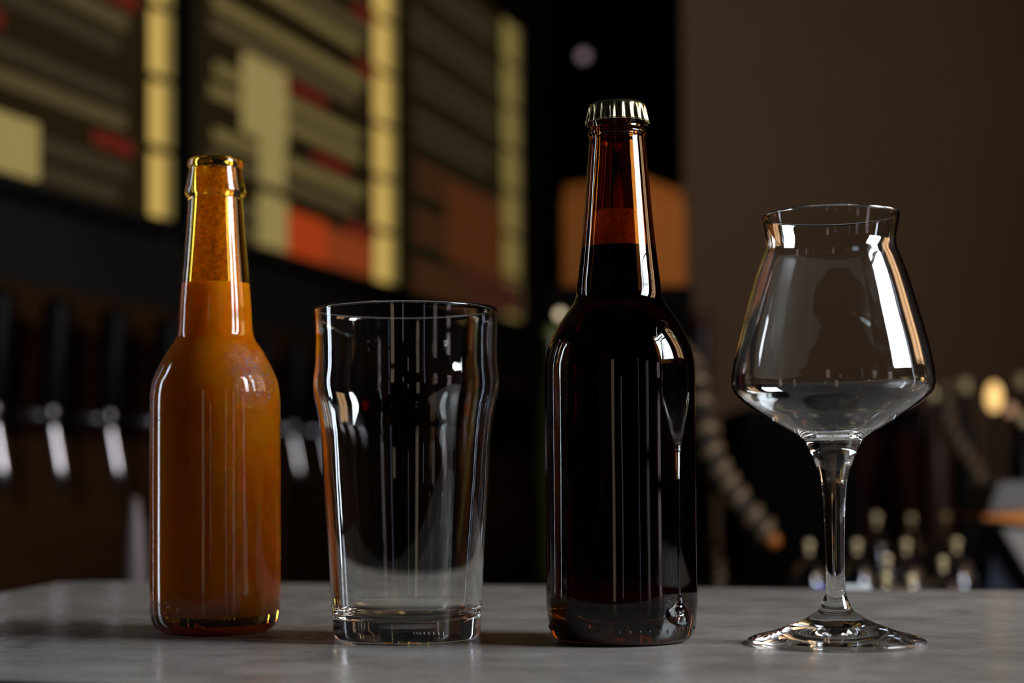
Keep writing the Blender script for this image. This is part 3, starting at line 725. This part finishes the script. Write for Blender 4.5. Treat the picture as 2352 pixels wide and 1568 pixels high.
# coffee machine
M_machine = mat('black enamel', (0.0015, 0.0015, 0.0015), 0.7, spec=0.06)
mp_ = P(1240, 705, 2.9)
mr = empty('coffee_machine', (mp_.x, mp_.y, BW), 'black coffee machine half hidden behind the capped bottle', 'coffee machine')
solid_px('body', 1236, 716, 1592, 2.9, 0.34, BW + 0.02, M_machine, mr, 0.012)
solid_px('top_tray', 1240, 655, 1592, 2.88, 0.36, 0, M_machine, mr, 0.008, 716)
solid_px('drip_tray', 1260, 1230, 1570, 2.78, 0.12, BW, M_machine, mr, 0.004)
kb = P(1287, 722, 2.84)
bm = bmesh.new(); bmesh.ops.create_uvsphere(bm, u_segments=20, v_segments=12, radius=0.0075, matrix=Matrix.Translation(kb - Vector(mr.location)))
from_bm('indicator_light', bm, mat('pale indicator light', (0.3, 0.3, 0.25), 0.4, emit=(1.0, 0.78, 0.50), es=1.1), mr, True)
# green bottle beside it
gb = P(1268, 752, 2.7)
gr = empty('green_bottle', (gb.x, gb.y, BW), 'green glass bottle just left of the capped bottle, mostly hidden', 'bottle')
hg = gb.z - BW
M_green = mat('green glass', (0.03, 0.04, 0.006), 0.2, spec=0.5)
lathe('body', [[(0, 0), (0.026, 0), (0.028, 0.01), (0.028, hg * 0.60), (0.022, hg * 0.72), (0.011, hg * 0.82)]], M_green, gr, 32)
lathe('neck', [[(0.011, hg * 0.82), (0.0105, hg * 0.97)]], M_green, gr, 32)
lathe('cap', [[(0.0115, hg * 0.95), (0.0125, hg * 0.96), (0.0125, hg), (0, hg)]], mat('olive cap', (0.16, 0.2, 0.05), 0.4), gr, 32)
# orange-brown crate on top of the machine
M_crate = mottled('orange brown wood', (0.58, 0.180, 0.030), (0.72, 0.225, 0.040), 0.55, 5, (1, 1, 0.2))
zc_b = P(1500, 655, 2.96).z; cc = P(1478, 655, 2.96); cl = P(1285, 660, 3.06); crr = P(1582, 690, 3.14)
bk = cl + (crr - cc)
crt = empty('wooden_crate', (cc.x, cc.y, zc_b), 'orange-brown wooden box on the coffee machine behind the bottle neck', 'box')
ztp = P(1500, 397, 2.96).z
q4 = [Vector((p.x, p.y, 0)) for p in (cl, cc, crr, bk)]; cq = sum(q4, Vector()) / 4
prism('box', [Vector((p.x, p.y, zc_b)) for p in q4], (0, 0, (ztp - zc_b) * 0.90), M_crate, crt, 0.012)
prism('lid', [Vector((*(cq + (p - cq) * 0.97).xy, zc_b + (ztp - zc_b) * 0.90)) for p in q4], (0, 0, (ztp - zc_b) * 0.10), M_crate, crt, 0.010)
# little reddish tin on the right of the machine top
rt_ = P(1612, 745, 3.05); trr = empty('red_tin', (rt_.x, rt_.y, BW), 'dull red tin beside the coffee machine', 'tin')
ht = P(1612, 715, 3.05).z - BW
lathe('can', [[(0, 0), (0.018, 0), (0.018, ht * 0.93)]], mat('dull red paint', (0.012, 0.003, 0.002), 0.5), trr, 32)
lathe('lid', [[(0.018, ht * 0.93), (0.0195, ht * 0.93), (0.0195, ht), (0, ht)]], mat('dull red lid', (0.06, 0.014, 0.010), 0.5), trr, 32)

# black grinder / box in the middle, behind goblet
bx0 = P(1690, 950, 2.72)
gb2 = empty('black_cabinet_box', (bx0.x, bx0.y, BW), 'large black box on the back bar behind the stemmed glass', 'box')
solid_px('body', 1700, 935, 2120, 2.80, 0.3, BW, M_machine, gb2, 0.015)
solid_px('door', 1730, 985, 1930, 2.795, 0.01, BW + 0.01, mat('black door', (0.001, 0.001, 0.001), 0.7, spec=0.05), gb2, 0.003)
solid_px('red_panel', 1965, 985, 2105, 2.795, 0.01, BW + 0.03, mat('dark red panel', (0.016, 0.003, 0.002), 0.7, spec=0.05), gb2, 0.003)
# things standing on it and at the right edge: bottles
def bottle_small(px, ytop, Z, rad, m, label, zb_=BW, group='bottles on the back bar at the right edge'):
    t = P(px, ytop, Z); h = t.z - zb_
    r = empty('back_bar_bottle', (t.x, t.y, zb_), label, 'bottle', group)
    lathe('body', [[(0, 0), (rad * 0.95, 0), (rad, 0.006), (rad, h * 0.60), (rad * 0.8, h * 0.70), (rad * 0.40, h * 0.80)]], m, r, 28)
    lathe('neck', [[(rad * 0.40, h * 0.80), (rad * 0.36, h * 0.94)]], m, r, 28)
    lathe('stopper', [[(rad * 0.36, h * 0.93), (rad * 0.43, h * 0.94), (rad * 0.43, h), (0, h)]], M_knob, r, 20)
    return r
M_bw = mat('brown bottle glass', (0.028, 0.011, 0.007), 0.4, spec=0.15); M_pk = mottled('dull pink label', (0.14, 0.08, 0.075), (0.17, 0.10, 0.09), 0.5, 10)
M_blk = mat('black bottle glass', (0.004, 0.004, 0.005), 0.4, spec=0.15)
bottle_small(2145, 888, 2.66, 0.026, M_bw, 'brown bottle just right of the goblet bowl')
bottle_small(2215, 870, 2.9, 0.022, M_blk, 'black bottle left of the glowing lamp')
bottle_small(2345, 860, 3.0, 0.026, M_bw, 'brown bottle under and right of the glowing lamp')
bottle_small(2352, 950, 2.60, 0.020, M_blk, 'black bottle cut by the right edge of the picture')
# lamp with warm bulb, and its smaller companion
M_bulb = mat('warm bulb', (1, 0.7, 0.3), 0.4, emit=(1.0, 0.60, 0.20), es=1.15)
M_bulb2 = mat('dim warm bulb', (0.6, 0.4, 0.3), 0.4, emit=(0.30, 0.155, 0.08), es=1.0)
def lamp(px, py, Z, rad, hgt, mb, label):
    p = P(px, py, Z); r = empty('small_lamp', (p.x, p.y, BW), label, 'lamp'); h = p.z - BW
    lathe('base', [[(0, 0), (0.016, 0), (0.016, 0.008), (0.006, 0.014), (0.004, h - hgt * 0.8)]], M_handle, r, 24)
    lathe('bulb', [[(0, h - hgt)] + [(rad * math.sin(t), h - hgt * math.cos(t)) for t in [math.pi * q / 14 for q in range(1, 14)]] + [(0, h + hgt)]], mb, r, 24)
lamp(2283, 912, 2.75, 0.0125, 0.024, M_bulb, 'small glowing warm lamp near the right edge')
lamp(2322, 942, 2.66, 0.0085, 0.010, M_bulb2, 'tiny dimmer lamp to the lower right of the glowing one')
lamp(2118, 930, 2.72, 0.018, 0.014, mat('dull rose globe', (0.16, 0.08, 0.07), 0.5), 'unlit rose-brown globe lamp right below the goblet bowl edge')
# pale spot in the dark passage, built as a hanging globe
ps = P(1340, 128, 4.2)
sp = empty('passage_globe', (ps.x, ps.y, ps.z), 'faint pinkish globe hanging high in the dark passage', 'lamp')
tube('cord', [(0, 0, 0.012), (0, 0, ZC - ps.z)], 0.002, M_handle, sp, 8)
lathe('globe', [[(0, -0.014)] + [(0.014 * math.sin(t), -0.014 * math.cos(t)) for t in [math.pi * q / 12 for q in range(1, 12)]] + [(0, 0.014)]], mat('faint globe', (0.4, 0.3, 0.3), 0.5, emit=(0.16, 0.11, 0.12), es=1.0), sp, 20)

# station at the right edge: grey box, orange board, pale bracket
Zs = 2.0
st = P(2270, 1200, Zs); sr = empty('service_station', (st.x, st.y, WT), 'grey box with an orange lath at the right edge of the picture', 'box')
M_grey = mottled('dull grey metal', (0.12, 0.115, 0.11), (0.15, 0.14, 0.135), 0.55, 6)
prism('box', [P(2268, 1180, Zs), P(2420, 1172, Zs), P(2420, 1104, Zs), P(2292, 1108, Zs)], FW * 0.12, M_grey, sr, 0.004)
prism('lath', [P(2256, 1190, Zs - .01), P(2420, 1214, Zs - .01), P(2420, 1168, Zs - .01), P(2262, 1184, Zs - .01)], FW * 0.13, mottled('bright orange wood', (0.62, 0.19, 0.02), (0.72, 0.24, 0.03), 0.45, 6), sr, 0.001)
prism('bracket', [P(2300, 1214, Zs), P(2352, 1300, Zs), P(2430, 1420, Zs), P(2430, 1214, Zs)], FW * 0.12, mottled('pale grey side', (0.30, 0.26, 0.25), (0.34, 0.30, 0.28), 0.55, 6), sr, 0.002)
prism('stand', [P(2285, 1206, Zs + .03), P(2430, 1206, Zs + .03), P(2430, 1395, Zs + .03), P(2262, 1388, Zs + .03)], FW * 0.09, mat('navy panel', (0.018, 0.022, 0.045), 0.45), sr, 0.003)
# grey slender flask behind the cloudy bottle
fk = P(310, 1150, 1.75); fr_ = empty('slender_flask', (fk.x, fk.y, WT), 'slender dull grey flask left of the cloudy bottle, behind the counter', 'flask')
hf = fk.z - WT + 0.004
M_flask = mat('dull grey glaze', (0.13, 0.095, 0.095), 0.5)
lathe('body', [[(0, 0), (0.009, 0), (0.0105, 0.01), (0.0125, hf * 0.55), (0.0095, hf * 0.8), (0.006, hf * 0.92)]], M_flask, fr_, 28)
lathe('spout', [[(0.006, hf * 0.92), (0.0045, hf), (0, hf)]], M_flask, fr_, 28)
dr = empty('drip_shelf', (0, 0, 0), 'dark drip shelf below the beer taps', 'shelf')
prism('shelf', [cp_(-0.75, 1.5, WT - 0.04), cp_(-0.1, 1.5, WT - 0.04), cp_(-0.1, 2.0, WT - 0.04), cp_(-0.75, 2.0, WT - 0.04)], (0, 0, 0.04), M_dark, dr, 0.003)
prism('cabinet', [cp_(-0.73, 1.52), cp_(-0.12, 1.52), cp_(-0.12, 1.98), cp_(-0.73, 1.98)], (0, 0, WT - 0.041), M_dark, dr)
